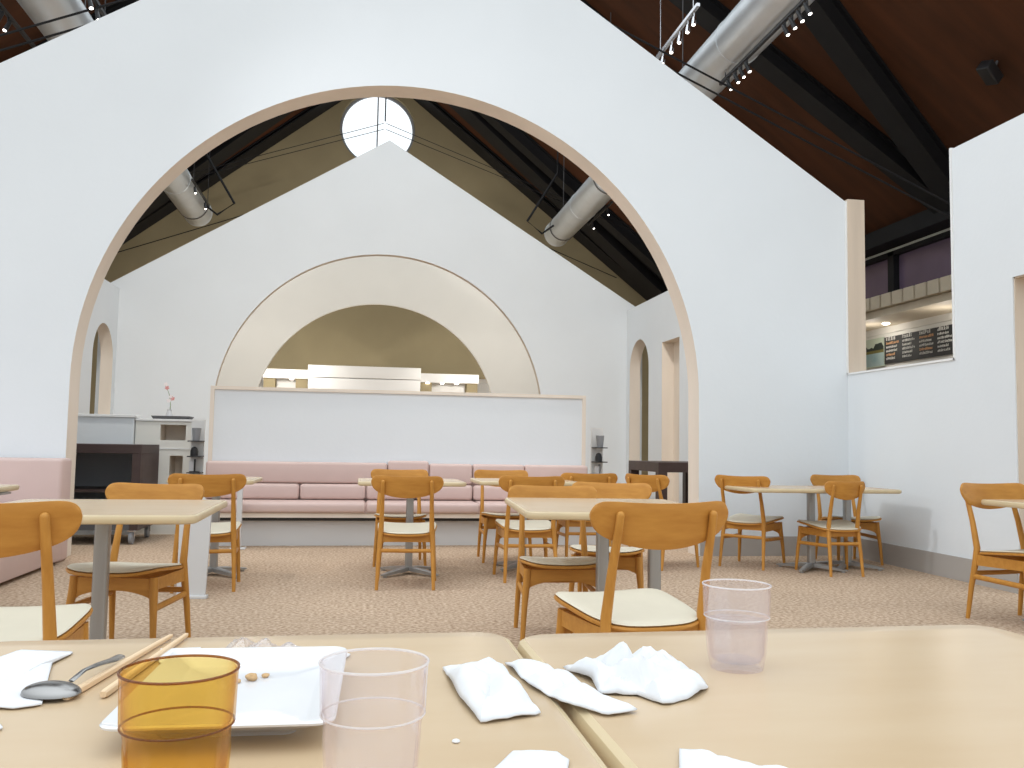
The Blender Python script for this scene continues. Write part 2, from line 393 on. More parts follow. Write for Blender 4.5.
track((3.02, 8.55, 5.72), 1.35, -.3, (.12, .3, .55, .8, 1.1), 1, 'silver track of spotlights left of the near right duct')
track((3.80, 7.6, 5.44), 2.2, .4, (.1, .25, .4, .55, 1.45, 1.6, 1.75, 1.95), 2, 'dark track of small spotlights along the right edge of the right duct', 5.518)
track((-4.15, 9.0, 5.46), 2.2, -.4, (.55, .75, 1.5, 1.7), 2, 'dark track of glowing spotlights beside the left duct', 5.80)
track((-3.2, 8.9, 5.55), 1.0, .4, (.35, .6), 2, 'short track with glowing spotlights right of the left duct')
track((4.25, 16.0, 5.72), 1.8, .3, (.3, 1.4), 2, 'short spotlight track by the far end of the right duct')
track((-3.5, 16.4, 5.75), 1.8, .3, (.3, 1.4), 2, 'short spotlight track by the far end of the left duct')
# ceiling loudspeaker
e = empty('loudspeaker', (7.4, 9.65, 6.0), 0, 'small black loudspeaker fixed under the brown roof at top right', 'speaker')
mb = MB(); mb.box(-.15, .15, -.09, .09, -.17, -.02, bev=.02)
o = mb.build('cabinet', M['black'], e); o.rotation_euler = (.3, .55, .4); o.location = (0, 0, -.08)
MB().tube([(0, 0, -.12), (.05, 0, roofz(7.45) - 6.0)], .018, 8).build('bracket', M['dgrey'], e)

# right: canopy of slats, menu board and picture above the order counter
e = empty('slatted_canopy', (7.6, 8.4, 3.0), 0, 'pale wooden slatted canopy above the blackboard beyond the wall notch', 'canopy')
mb = MB(); mb.box(.06, RX - 7.64, 0, 8.2, .16, .27); mb.build('soffit', M['slat'], e)
MB().box(.80, RX - 7.64, 0, 8.2, .05, .16).build('light_cove', M['cream'], e)
for k in range(28):
    y = .1 + k * .285
    MB().box(-.02, .30, y, y + .24, .28, .485, bev=.004).build('slat', M['slat'], e, smooth=0)
for k in range(4):
    b_ = MB(); y = .8 + k * 2.0
    b_.lathe([(.001, 0), (.05, 0), (.06, .02)], 20, (.55, y, .139)); b_.build('downlight', M['bulb'], e)
e = empty('menu_board', (8.409, 10.9, 2.5), 0, 'long blackboard menu with chalk writing under the slatted canopy', 'sign')
MB().box(0, .03, 0, 2.76, .03, .48).build('board_panel', M['board'], e, smooth=0)
mb = MB(); rnd = random.Random(3)
for c_ in range(6):
    yb = 2.70 - c_ * .45
    for l in range(6):
        q_ = 1 if (l in (1, 4) and c_ % 2 == 0) else 0
        z = .42 - l * .065; y = yb; big = (l == 0); L_ = rnd.uniform(.22, .36)
        while y > yb - L_:
            wd = rnd.uniform(.016, .03) * (1.5 if big else 1); ht = rnd.uniform(.026, .044) * (1.5 if big else 1)
            for q in range(3):
                if rnd.random() < .6: mb.box(-.004, -.001, y - wd, y, z + ht * q / 3, z + ht * q / 3 + .009, q_)
                else: mb.box(-.004, -.001, y - wd * q / 3 - .008, y - wd * q / 3, z, z + ht, q_)
            y -= wd + .012
mb.build('chalk_writing', [M['chalk'], M['chalko']], e, smooth=0)
e = empty('landscape_poster', (8.409, 13.68, 2.5), 0, 'landscape poster of trees over water left of the blackboard menu', 'poster')
MB().box(0, .03, 0, 1.2, .0, .50).build('poster_panel', M['psky'], e, smooth=0)
MB().box(-.004, 0, .0, 1.2, .02, .24).build('water_band', M['teal'], e, smooth=0)
MB().box(-.004, 0, .0, 1.2, .24, .29).build('field_band', M['olive'], e, smooth=0)
mb = MB()
mb.slab([(0, .29)] + [(i * .06, .34 + .05 * abs(math.sin(i * 1.9)) + .04 * math.sin(i * .7)) for i in range(21)] + [(1.2, .29)], [], lambda u, v: (-.001, u, v), (-.003, 0, 0))
mb.build('tree_line', M['treegr'], e, smooth=0)
e = empty('service_counter', (8.0, 8.4, 0), 0, 'pale service counter wall carrying the blackboard menu', 'counter')
MB().box(.44, RX - 8.04, .3, 8.0, 0, 3.05).build('bulkhead', M['cream'], e, smooth=0)

# kitchen seen through the far arch
e = empty('extractor_hood', (-.29, 23.0, 0), 0, 'long white extractor hood behind the white partition', 'hood')
MB().box(-1.44, 1.44, 0, .9, 2.72, 3.03, bev=.012).build('hood_top', M['white'], e)
MB().box(-1.43, 1.43, .01, .89, 2.0, 2.705, bev=.012).build('hood_skirt', M['white'], e)
mb = MB(); mb.box(-1.30, 1.30, .15, .85, 0, 2.0); mb.build('cabinet', M['white'], e, smooth=0)
for nm, x0, x1, lab, xs in (('ceiling_bulkhead', -2.95, -1.78, 'short white bulkhead with a lamp left of the extractor hood', (-2.2,)), ('ceiling_bulkhead', 1.2, 2.8, 'short white bulkhead with small lamps right of the extractor hood', (1.4, 1.8, 2.2))):
    e = empty(nm, (x0, 23.9, 0), 0, lab, 'bulkhead')
    MB().box(0, x1 - x0, 0, .9, 2.73, 2.97).build('bulkhead_box', M['white'], e, smooth=0)
    for x in xs: MB().lathe([(.001, 0), (.05, 0), (.05, .03)], 16, (x - x0, .1, 2.70)).build('bulb', M['bulb'], e)
    for x in (.02, x1 - x0 - .32): MB().box(x, x + .3, .1, .5, 0, 2.73).build('column', M['khaki'], e, smooth=0)
    MB().box(.34, x1 - x0 - .34, .5, .55, 0, 2.73).build('back_panel', M['white'], e, smooth=0)

# ------------------------------------------------------------------ partition + bench
mb = MB(); mb.box(-1.89, 2.07, 9.6, 9.76, 0, 1.57)
struct(mb.build('wall_partition', M['wall'], smooth=0))
mb = MB(); mb.box(-1.93, 2.11, 9.58, 9.78, 1.57, 1.605); mb.box(-1.93, -1.89, 9.58, 9.78, 0, 1.57); mb.box(2.07, 2.11, 9.58, 9.78, 0, 1.57)
struct(mb.build('trim_4', M['trim'], smooth=0))
e = empty('banquette_bench', (.1, 9.3, 0), 0, 'long pink vinyl banquette along the white partition', 'bench')
L0, L1 = -2.03, 2.01
MB().box(L0, L1, -.19, .29, 0, .25).build('plinth', M['lgrey'], e, smooth=0)
MB().box(L0, L1, -.23, .29, .25, .285).build('dark_rail', M['black'], e, smooth=0)  # black strip between the plinth and the base rail
MB().box(L0, L1, -.30, .29, .285, .33).build('base_rail', M['trim'], e, smooth=0)
MB().box(L0 + .01, L1 - .01, .20, .285, .30, .80).box(L0 + .01, L1 - .01, -.31, .20, .335, .41).build('upholstered_core', M['pink'], e, smooth=0)
cuts = [L0, -.40, .75, L1]
for a, b_ in zip(cuts[:-1], cuts[1:]):
    MB().box(a + .003, b_ - .003, -.34, .27, .333, .435, bev=.03).build('seat_cushion', M['pink'], e)
cuts = [L0, -1.08, -.40, .12, .73, 1.4, L1]
for a, b_ in zip(cuts[:-1], cuts[1:]):
    MB().box(a + .003, b_ - .003, .10, .27, .44, .60, bev=.035).build('lumbar_cushion', M['pink'], e)
cuts = [L0, -.18, .26, .73, 1.3, L1]
for k, (a, b_) in enumerate(zip(cuts[:-1], cuts[1:])):
    MB().box(a + .003, b_ - .003, .14, .29, .605, .825 + (.025 if k == 1 else 0), bev=.03).build('back_cushion', M['pink'], e)

e = empty('corner_bench', (-3.55, 6.5, 0), 0, 'pink vinyl bench at the left edge with a tall back against the arched wall', 'bench')
MB().box(-.85, .78, -2.2, 1.33, .03, .40, bev=.008).build('base', M['pink'], e)
MB().box(-.83, .70, -2.2, 1.33, 0, .03).build('kick_strip', M['black'], e, smooth=0)
MB().box(-.85, .55, -2.2, 1.30, .402, .50, bev=.04).build('seat_cushion', M['pink'], e)
MB().box(-.85, .75, 1.34, 1.61, .0, .86, bev=.03).build('back_panel', M['pink'], e)

# ------------------------------------------------------------------ chairs
def chair_proto(name, bw=.268, st=.18, sf=.245, sr=.21, light=False):
    """bentwood cafe chair, facing +y"""
    root = empty(name, (0, 0, 0))
    # seat board + pad
    def outline(k, n=64):
        o = []
        for i in range(n):
            a = 2 * PI * i / n; c_, s_ = math.cos(a), math.sin(a)
            ex = .52
            u = math.copysign(abs(c_) ** ex, c_); v = math.copysign(abs(s_) ** ex, s_)
            hw = sr + (sf - sr) * (v + 1) / 2
            o.append((u * hw * k, .02 + v * .265 * k))
        return o
    def zs(x, y): return .424 + .011 * (x / .22) ** 2 + .085 * y - .016 * max(0, (y - .16) / .12) ** 2
    def plate(k0, z0, z1, rnd_):
        L = []
        for (k, dz) in ((.05, z0), (.4, z0), (.75, z0), (k0 - rnd_, z0), (k0, (z0 + z1) / 2), (k0 - rnd_, z1), (.75, z1), (.4, z1), (.05, z1)):
            L.append([(x, y, zs(x, y) + dz) for x, y in outline(k)])
        return MB().loops(L)
    sb = plate(1.0, -.014, 0, .012).build('seat_board', M['wood'], root, smooth=50)
    plate(.975, .0005, .013, .035).build('seat_pad', M['seat'], root, smooth=60)
    # backrest
    NU, NV = 40, 8; F = []; B = []
    def bp_(i, j):
        u = -1 + 2 * i / NU; u = math.sin(u * PI / 2)
        m_ = -.074 + .038 * u * u; h = (.080 - .025 * u * u) * math.sqrt(max(0, 1 - abs(u) ** 12))
        v = m_ + h * (2 * j / NV - 1)
        z = .828 + v
        return u, v, Vector((u * bw, -.268 + .055 * u * u - .20 * (v + .15), z))
    mb = MB(); n = NU + 1
    fr = []; bk = []
    for j in range(NV + 1):
        for i in range(n):
            u, v, p = bp_(i, j); t = Vector((-.11 * u / bw * .245, 1, .2)).normalized()
            e_ = 1.0
            if j in (0, NV): e_ = .25
            fr.append(p + t * .0075 * e_); bk.append(p - t * .0075 * e_)
    q = lambda i, j: j * n + i
    fs = [(q(i, j), q(i + 1, j), q(i + 1, j + 1), q(i, j + 1)) for j in range(NV) for i in range(NU)]
    N0 = len(fr)
    fs += [tuple(k + N0 for k in f[::-1]) for f in fs]
    for i in range(NU):
        for j in (0, NV): fs.append((q(i, j), q(i, j) + N0, q(i + 1, j) + N0, q(i + 1, j)))
    mb.add(fr + bk, fs); mb.build('backrest', M['wood'], root, smooth=50)
    for sx in (-1, 1):
        x = sx * st
        yb = -.268 + .055 * (st / bw) ** 2 - .026
        # rear post: floor -> seat -> top of backrest
        MB().tube([(x * 1.16, -.262, 0), (x * 1.12, -.235, .20), (x * 1.07, -.205, .37), (x * 1.045, -.199, .44), (x * 1.02, yb + .035, .60), (x, yb - .014, .765), (x * .995, yb - .02, .795)],
                  [.0125, .016, .0195, .0195, .0165, .0145, .014], 14, round_end=True).build('rear_leg', M['woodv'], root, smooth=60)
        xf = sx * (sf - .045)
        MB().tube([(xf * 1.12, .205, 0), (xf * 1.06, .19, .2), (xf, .172, .335), (xf * .985, .168, .405)], [.0125, .0165, .021, .021], 14).build('front_leg', M['woodv'], root, smooth=60)
        # side rail and side stretcher
        d = MB()
        A = Vector((x * 1.06, -.19, 0)); Bv = Vector((xf, .17, 0)); sd = Vector((.010, 0, 0))
        d.add([A - sd + Vector((0, 0, .335)), A + sd + Vector((0, 0, .335)), Bv + sd + Vector((0, 0, .345)), Bv - sd + Vector((0, 0, .345)),
               A - sd + Vector((0, 0, .402)), A + sd + Vector((0, 0, .402)), Bv + sd + Vector((0, 0, .402)), Bv - sd + Vector((0, 0, .402))],
              [(3, 2, 1, 0), (4, 5, 6, 7), (0, 1, 5, 4), (1, 2, 6, 5), (2, 3, 7, 6), (3, 0, 4, 7)])
        d.build('side_rail', M['wood'], root, smooth=0)
        MB().tube([(x * 1.10, -.222, .265), (xf * 1.04, .185, .255)], [.011, .011], 10, flat=1.5).build('side_stretcher', M['wood'], root, smooth=60)
    # front apron with arched lower edge, rear rail, rear stretcher
    xf = sf - .045; nA = 16
    lo = [(-xf + 2 * xf * i / nA, .285 + .055 * math.sin(PI * i / nA) ** .55) for i in range(nA + 1)]
    MB().slab(lo + [(xf, .40), (-xf, .40)], [], lambda u, v: (u, .158, v), (0, .018, 0)).build('front_apron', M['wood'], root, smooth=0)
    xr = st * 1.05
    MB().slab([(-xr, .345), (xr, .345), (xr, .40), (-xr, .40)], [], lambda u, v: (u, -.200, v), (0, .016, 0)).build('rear_rail', M['wood'], root, smooth=0)
    xr = st * 1.10
    MB().tube([(-xr, -.222, .285), (0, -.222, .283), (xr, -.222, .285)], .0115, 10, flat=1.3).build('rear_stretcher', M['wood'], root, smooth=60)
    return root
GA = 'bentwood cafe chairs'
chairs = [  # x, y, heading in degrees (0 = facing away from the camera, clockwise), label
    (-1.47, 3.03, -4, 'wooden chair at the lower left seen from behind, half outside the photo'),
    (.625, 3.20, -9, 'large wooden chair in the centre foreground, back to us, left of the standing tumbler'),
    (-1.455, 4.56, 192, 'wooden chair facing us behind the left table, in front of the dark cart'),
    (.70, 4.72, 184, 'wooden chair facing us at the left back of the wide middle table'),
    (1.13, 5.24, 200, 'wooden chair facing us at the right back of the wide middle table'),
    (-.02, 6.56, 4, 'wooden chair with its back to us in front of the centre back table'),
    (-.02, 7.72, 180, 'wooden chair facing us behind the centre back table'),
    (-1.42, 6.56, -5, 'wooden chair with its back to us at the left back table'),
    (.92, 6.84, 0, 'wooden chair with its back to us at the small back table right of centre'),
    (.93, 7.92, 180, 'wooden chair facing us behind the small back table right of centre'),
    (1.62, 7.76, 2, 'small far wooden chair, back to us, behind the wide middle table'),
    (2.28, 7.46, 62, 'wooden chair turned sideways before the dark console table, only its back showing'),
    (3.10, 7.45, 48, 'wooden chair turned right at the left end of the corner table'),
    (4.12, 7.60, 181, 'wooden chair facing us behind the corner table'),
    (3.63, 4.78, 172, 'wooden chair at the right edge of the photo'),
]
proto = chair_proto('bentwood_chair')
for i, (x, y, h, lab) in enumerate(chairs):
    c_ = proto if i == 0 else copy_tree(proto)
    c_.scale = (1,) * 3 if i in (0, 1, 14) else (.955,) * 3
    c_.location = (x, y, 0); c_.rotation_euler = (0, 0, -math.radians(h)); tag(c_, lab, 'chair', GA)
c_ = chair_proto('bentwood_chair', .19, .13, .27, .20)
c_.scale = (.93,) * 3; c_.location = (3.60, 6.98, 0); c_.rotation_euler = (0, 0, math.radians(-2))
tag(c_, 'narrow backed wooden chair with splayed legs, back to us at the corner table', 'chair', GA)

# ------------------------------------------------------------------ tables
def rounded(hx, hy, r_, n=8):
    o = []
    for cx, cy, a0 in ((hx - r_, hy - r_, 0), (-hx + r_, hy - r_, PI / 2), (-hx + r_, -hy + r_, PI), (hx - r_, -hy + r_, 1.5 * PI)):
        o += [(cx + r_ * math.cos(a0 + PI / 2 * i / n), cy + r_ * math.sin(a0 + PI / 2 * i / n)) for i in range(n + 1)]
    return o
def table(x, y, hx, hy, rz, label, poles=((0, 0),), T=.74, cr=.06, group='maple topped cafe tables', foot=.27, pw=.029):
    e = empty('cafe_table', (x, y, 0), math.radians(rz), label, 'table', group)
    th = .034; prof = ((.014, T - th), (.004, T - th + .004), (0, T - th + .012), (0, T - .012), (.003, T - .004), (.011, T), (.05, T))
    mb = MB(); L = []
    for ins, z in prof: L.append([(u, v, z) for u, v in rounded(hx - ins, hy - ins, max(cr - ins, .004))])
    mb.loops(L[:6], 1, cap1=False); mb.loops(L[5:], 0, cap0=False)
    mb.build('tabletop', [M['top'], M['edge']], e, smooth=40)
    for (px, py) in poles:
        p = MB(); pr = rounded(pw, pw, .012, 4)
        p.loops([[(px + u, py + v, z) for u, v in pr] for z in (.05, T - th - .012)])
        p.box(px - .16, px + .16, py - .16, py + .16, T - th - .012, T - th)
        p.build('pole', M['steel'], e)
        for k in range(4):
            a = PI / 4 + k * PI / 2; f = MB(); ca, sa = math.cos(a), math.sin(a)
            L = []
            for (t, w_, z0, z1) in ((.0, .030, .028, .062), (foot * .5, .026, .02, .05), (foot, .020, .012, .030), (foot + .035, .012, .014, .024)):
                L.append([(px + t * ca - w_ * s_ * sa, py + t * sa + w_ * s_ * ca, z) for s_, z in ((-1, z0), (1, z0), (1, z1 - .004), (.7, z1), (-.7, z1), (-1, z1 - .004))])
            f.loops(L)
            f.lathe([(.016, 0), (.016, .014), (.008, .016)], 12, (px + foot * ca, py + foot * sa, 0))
            f.build('foot', M['steel'], e)
    return e
table(-.528, .977, .375, .375, 0, 'near maple table on the left holding the plate and the amber tumbler', cr=.055, foot=.24)
table(.257, .957, .402, .375, .6, 'near maple table on the right holding the far clear tumbler', cr=.055, foot=.24)
table(-1.45, 3.99, .46, .49, 1, 'maple table at the left with a grey pole, between the two left chairs', poles=((.012, 0),))
table(.83, 4.27, .455, .545, -4, 'wide maple table in the middle behind the foreground chair, on two grey poles', poles=((-.02, -.05), (.24, -.05)), foot=.2)
table(.03, 7.12, .415, .36, 0, 'small maple table at the centre back between two chairs facing each other')
table(-1.46, 7.14, .31, .36, 0, 'small maple table at the left back by the pink banquette', poles=((0, 0),))
table(1.0, 7.38, .42, .36, 0, 'small maple table right of centre at the back, mostly hidden by chairs')
table(3.49, 7.17, .68, .36, 0, 'long maple table in the far right corner against the white wall', poles=((.02, 0), (.42, .1)), T=.71)
table(3.85, 4.63, .40, .36, 0, 'maple table cut off by the right edge of the photo')
table(-2.83, 5.50, .42, .36, 0, 'maple table cut off by the left edge in front of the pink corner bench', poles=((.27, 0),), foot=.05)
# slim grey post seen between the left back table and the banquette, standing panel by the left chair
e = empty('post_stand', (-1.50, 8.85, 0), 0, 'slim grey upright post standing at the left end of the pink banquette', 'post')
MB().box(-.025, .025, -.025, .025, .012, .63, bev=.004).build('post', M['lgrey'], e)
MB().box(-.07, .07, -.07, .07, 0, .012, bev=.003).build('base_plate', M['lgrey'], e)
MB().box(-.07, .07, -.05, .05, .63, .64, bev=.003).build('cap_plate', M['white'], e)
e = empty('floor_panel', (-1.43, 6.09, 0), math.radians(-4), 'pale grey upright panel standing on the floor behind the left table', 'panel')
mb = MB()
mb.loops([[(x, -.012, z) for x, z in ()] or [(-.095, -.012, .02), (.085, -.012, .02), (.085, .012, .02), (-.095, .012, .02)], [(-.095, -.012, .56), (.105, -.012, .56), (.105, .012, .56), (-.095, .012, .56)]])
mb.build('panel_board', M['lgrey'], e, smooth=0)
MB().box(-.098, .098, -.03, .03, 0, .02, bev=.003).build('base_plate', M['lgrey'], e)

# ------------------------------------------------------------------ left service corner
e = empty('service_cart', (-2.95, 9.6, 0), 0, 'dark walnut service cart with an open front on casters behind the left pillar', 'cart')
MB().box(-.45, .45, -.4, .4, .89, .98, bev=.004).build('cart_top', M['darkwood'], e, smooth=0)
MB().box(.37, .45, -.4, .4, .14, .89).build('side_panel', M['darkwood'], e, smooth=0)
MB().box(-.45, -.37, -.4, .4, .14, .89).build('side_panel', M['darkwood'], e, smooth=0)
MB().box(-.37, .37, .36, .39, .14, .89).build('back_panel', M['mgrey'], e, smooth=0)
MB().box(-.37, .37, -.39, .36, .14, .30).build('bottom_drawer', M['dgrey'], e, smooth=0)
MB().box(-.37, .37, -.25, .36, .50, .53).build('shelf', M['darkwood'], e, smooth=0)
for x in (-.38, .38):
    for y in (-.33, .33):
        f = MB(); f.loops([[(x + d_, y + q * math.cos(a * PI / 12), .065 + q * math.sin(a * PI / 12)) for a in range(24)] for q, d_ in ((.05, -.02), (.065, -.016), (.065, .016), (.05, .02))])
        c_ = f.build('caster', M['mgrey'], e)
        MB().box(x - .03, x + .03, y - .05, y + .05, .125, .14).tube([(x + .026, y, .065), (x + .026, y, .13)], .006, 8).build('fork', M['chrome'], c_, smooth=0)
e = empty('counter_wall', (-3.6, 10.3, 0), 0, 'low white counter wall behind the dark cart', 'counter')
MB().box(-.84, .78, -.1, .1, 0, 1.27).build('wall_panel', M['wall'], e, smooth=0)
MB().box(-.84, .80, -.12, .12, 1.27, 1.30, bev=.004).build('worktop', M['white'], e, smooth=0)
# white cabinet with open cubbies
e = empty('cubby_cabinet', (-2.5, 10.45, 0), 0, 'cream cabinet with two open cubbies beside the dark cart', 'cabinet')
mb = MB()
mb.slab([(-.31, 0), (.31, 0), (.31, 1.235), (-.31, 1.235)], [[(-.05, 1.03), (-.05, 1.2), (.22, 1.2), (.22, 1.03)], [(.06, .58), (.06, .86), (.20, .86), (.20, .58)]], lambda u, v: (u, -.21, v), (0, .02, 0))
mb.box(-.31, -.29, -.19, .2, 0, 1.235); mb.box(.29, .31, -.19, .2, 0, 1.235); mb.box(-.29, .29, .18, .2, 0, 1.235)
mb.build('body', M['cream'], e, smooth=0)
mb = MB()
for (x0, x1, z0, z1) in ((-.05, .22, 1.03, 1.2), (.06, .20, .58, .86)):
    mb.box(x0 - .01, x0, -.19, .10, z0 - .01, z1 + .01); mb.box(x1, x1 + .01, -.19, .10, z0 - .01, z1 + .01)
    mb.box(x0, x1, -.19, .10, z0 - .01, z0); mb.box(x0, x1, -.19, .10, z1, z1 + .01); mb.box(x0 - .01, x1 + .01, .10, .11, z0 - .01, z1 + .01)
mb.build('cubby_lining', M['trim'], e, smooth=0)
MB().box(-.315, .315, -.225, .205, 1.237, 1.262, bev=.004).build('cabinet_top', M['white'], e, smooth=0)
MB().box(-.30, .30, -.216, -.210, .93, .945).build('reveal_strip', M['white'], e, smooth=0)
e = empty('serving_tray', (-2.46, 10.42, 1.263), math.radians(2), 'black tray on top of the cream cubby cabinet', 'tray')
mb = MB(); mb.loops([[(u, v, z) for u, v in rounded(a, b_, .03)] for a, b_, z in ((.19, .13, 0), (.21, .15, .035), (.20, .14, .035), (.185, .125, .008), (.05, .03, .008))])
mb.build('tray_body', M['dgrey'], e)
e = empty('orchid_vase', (-2.50, 10.42, 1.2725), 0, 'slender white flower spray in a small white vase on the black tray', 'flower')
MB().lathe([(.001, 0), (.035, 0), (.04, .03), (.022, .09), (.026, .10), (.02, .10), (.018, .05), (.001, .02)], 20).build('vase', M['porc'], e)
stem = MB().tube([(0, 0, .03), (.01, 0, .15), (-.005, 0, .26), (-.05, 0, .38)], [.004, .004, .003, .002], 8).build('stem', M['green'], e)
for k, (x, z, mk) in enumerate(((-.05, .385, 'petal'), (-.035, .345, 'petalr'), (.012, .245, 'petal'), (.03, .225, 'petalr'), (-.01, .20, 'petal'))):
    f = MB()
    for j in range(5):
        a = j * 2 * PI / 5 + k; d = Vector((math.cos(a), .2, math.sin(a))); n_ = Vector((-math.sin(a), 0, math.cos(a)))
        c0 = Vector((x, -.008, z)); pts = [c0, c0 + d * .014 + n_ * .011, c0 + d * .028 + Vector((0, -.006, 0)), c0 + d * .014 - n_ * .011]
        f.add(pts + [p + Vector((0, .003, 0)) for p in pts], [(0, 1, 2, 3), (7, 6, 5, 4), (0, 4, 5, 1), (1, 5, 6, 2), (2, 6, 7, 3), (3, 7, 4, 0)])
    f.build('bloom', M[mk], stem, smooth=0)
# small stands with black shelves at both ends of the partition
def shelf_stand(x, lab, w_):
    e = empty('shelf_stand', (x, 9.98, 0), 0, lab, 'shelf', 'narrow stands with black shelves')
    MB().box(-.07, .07, .10, .13, .02, 1.26).build('post', M['white'], e, smooth=0)
    MB().box(-.09, .09, -.10, .14, 0, .02).build('base', M['white'], e, smooth=0)
    for z in (1.03, .865, .69): MB().box(-.07, .075, -.09, .10, z - .012, z, bev=.002).build('shelf', M['black'], e, smooth=0)
    return e
for x, side in ((-2.125, 'left'), (2.38, 'right')):
    shelf_stand(x, 'narrow stand with three black shelves past the %s end of the white partition' % side, .07)
    MB_ = MB().lathe([(.001, 0), (.036, 0), (.048, .135), (.044, .135), (.033, .006), (.001, .006)], 20)
    tag(MB_.build('tumbler', M['mgrey'], loc=(x + .005, 9.97, 1.0305)), 'grey cup on the top black shelf past the %s end of the partition' % side, 'cup')
    MB_ = MB().lathe([(.001, 0), (.04, 0), (.042, .05), (.03, .085), (.012, .098), (.001, .10)], 20)
    tag(MB_.build('sugar_jar', M['black'], loc=(x - .01, 9.97, .8655)), 'black rounded jar on the middle black shelf past the %s partition end' % side, 'jar')
    e = empty('napkin_stand', (x, 9.97, .6905), 0, 'black wire napkin stand on the lowest shelf past the %s partition end' % side, 'napkin holder')
    MB().box(-.05, .05, -.03, .03, 0, .01).tube([(.0, -.025, .01), (.0, -.025, .14), (.0, .025, .14), (.0, .025, .01)], .005, 8).build('frame', M['black'], e, smooth=0)
    MB().box(-.055, -.008, -.02, .02, .011, .12).build('napkin_stack', M['paper'], e, smooth=0)
# dark console table on the right
e = empty('console_table', (3.93, 11.65, 0), 0, 'dark brown console table against the right wall of the arched room', 'table')
MB().box(-.47, .47, -.65, .65, .72, .85, bev=.004).build('table_top', M['darkwood'], e, smooth=0)
for sx in (-1, 1):
    for sy in (-1, 1): MB().box(sx * .47 - (.12 if sx > 0 else 0), sx * .47 + (0 if sx > 0 else .12), sy * .65 - (.12 if sy > 0 else 0), sy * .65 + (0 if sy > 0 else .12), 0, .72).build('leg', M['darkwood'], e, smooth=0)

# ------------------------------------------------------------------ things on the near tables
T = .74
def tumbler(x, y, label, mk, water=None, R=.0435, H=.106):
    e = empty('tumbler', (x, y, T + .0005), random.random(), label, 'glass', 'plastic tumblers')
    led = H * .62; N = 120; nf = 10
    def mod(a, z):
        if z > led - .006 or z < .008: return 1
        k = min(1, (led - .006 - z) / .01, (z - .008) / .01)
        return 1 - .085 * k * (abs(math.sin(a * nf / 2)) ** .6 - .55)
    ro = [(.001, 0), (R * .76, 0), (R * .78, .003), (R * .80, .009), (R * .83, .02), (R * .87, led * .7), (R * .90, led - .006), (R * .905, led - .003), (R * .955, led), (R * .965, led + .003), (R * .99, H - .003), (R, H - .001), (R * .985, H)]
    ri = [(R * .95, H - .001), (R * .925, led + .004), (R * .86, led - .003), (R * .83, led * .7), (R * .77, .016), (R * .70, .010), (.001, .009)]
    mb = MB(); mb.lathe(ro + ri, N, mod=mod); mb.build('tumbler_body', M[mk], e, smooth=32)
    for nm, rr, zz_, t_ in (('rim', R * .9925, H, .0011), ('ledge', R * .945, led, .0009)):
        MB().loops([[((rr + t_ * math.cos(b_ * PI / 4)) * math.cos(a_ * PI / 36), (rr + t_ * math.cos(b_ * PI / 4)) * math.sin(a_ * PI / 36), zz_ + t_ * math.sin(b_ * PI / 4)) for a_ in range(72)] for b_ in range(9)], cap0=False, cap1=False).build(nm, M['amber_rim' if mk == 'amber' else 'rim'], e, smooth=60)
    if water:
        zw = H * water
        MB().lathe([(.001, .0105), (R * .70, .0110), (R * .765, .018), (R * .825, zw * .75), (R * .84, zw - .001), (R * .838, zw), (.001, zw)], N).build('water', M['water'], e, smooth=50)
    return e
tumbler(.106, 1.092, 'clear plastic tumbler of water standing alone on the right near table', 'clear', water=.58)
tumbler(-.365, .729, 'clear plastic tumbler in front of the right side of the white plate', 'clear')
tumbler(-.512, .719, 'amber plastic tumbler in front of the white plate', 'amber', water=None)

e = empty('dinner_plate', (-.497, .995, T), math.radians(-1.5), 'square white porcelain plate on the left near table', 'plate')
mb = MB(); hx, hy = .104, .153
prof = ((.62, 0, .0), (.64, 0, .004), (.70, .2, .008), (1.0, 1, .0235), (1.004, 1, .0255), (.99, 1, .027), (.74, .3, .0145), (.70, .2, .0125), (.3, 0, .012), (.02, 0, .012))
mb.loops([[(u, v, z) for u, v in rounded(hx * k, hy * (k + .04 if k < .9 and k > .1 else k), .018 * k + .001, 6)] for k, _, z in prof])
mb.build('plate_body', M['porc'], e, smooth=40)
for k, (x, y, s_) in enumerate(((-.494, 1.05, .007), (-.480, 1.06, .0045), (-.508, 1.04, .0035))):
    bm = bmesh.new(); bmesh.ops.create_icosphere(bm, subdivisions=3, radius=s_)
    for v in bm.verts: v.co *= 1 + .35 * noise.noise(v.co * 200 + Vector((k, 0, 0))); v.co.z = v.co.z * .6
    mb = MB(); bm.verts.index_update(); mb.add([v.co[:] for v in bm.verts], [[v.index for v in f.verts] for f in bm.faces]); bm.free()
    o = mb.build('food_scrap', M['food'], loc=(x, y, T + .0125 + s_ * .5))
    tag(o, ('largest tan food scrap on the white plate', 'small tan food scrap right of the largest scrap on the plate', 'tiny tan crumb left of the largest scrap on the plate')[k], 'food', 'leftover scraps on the plate')

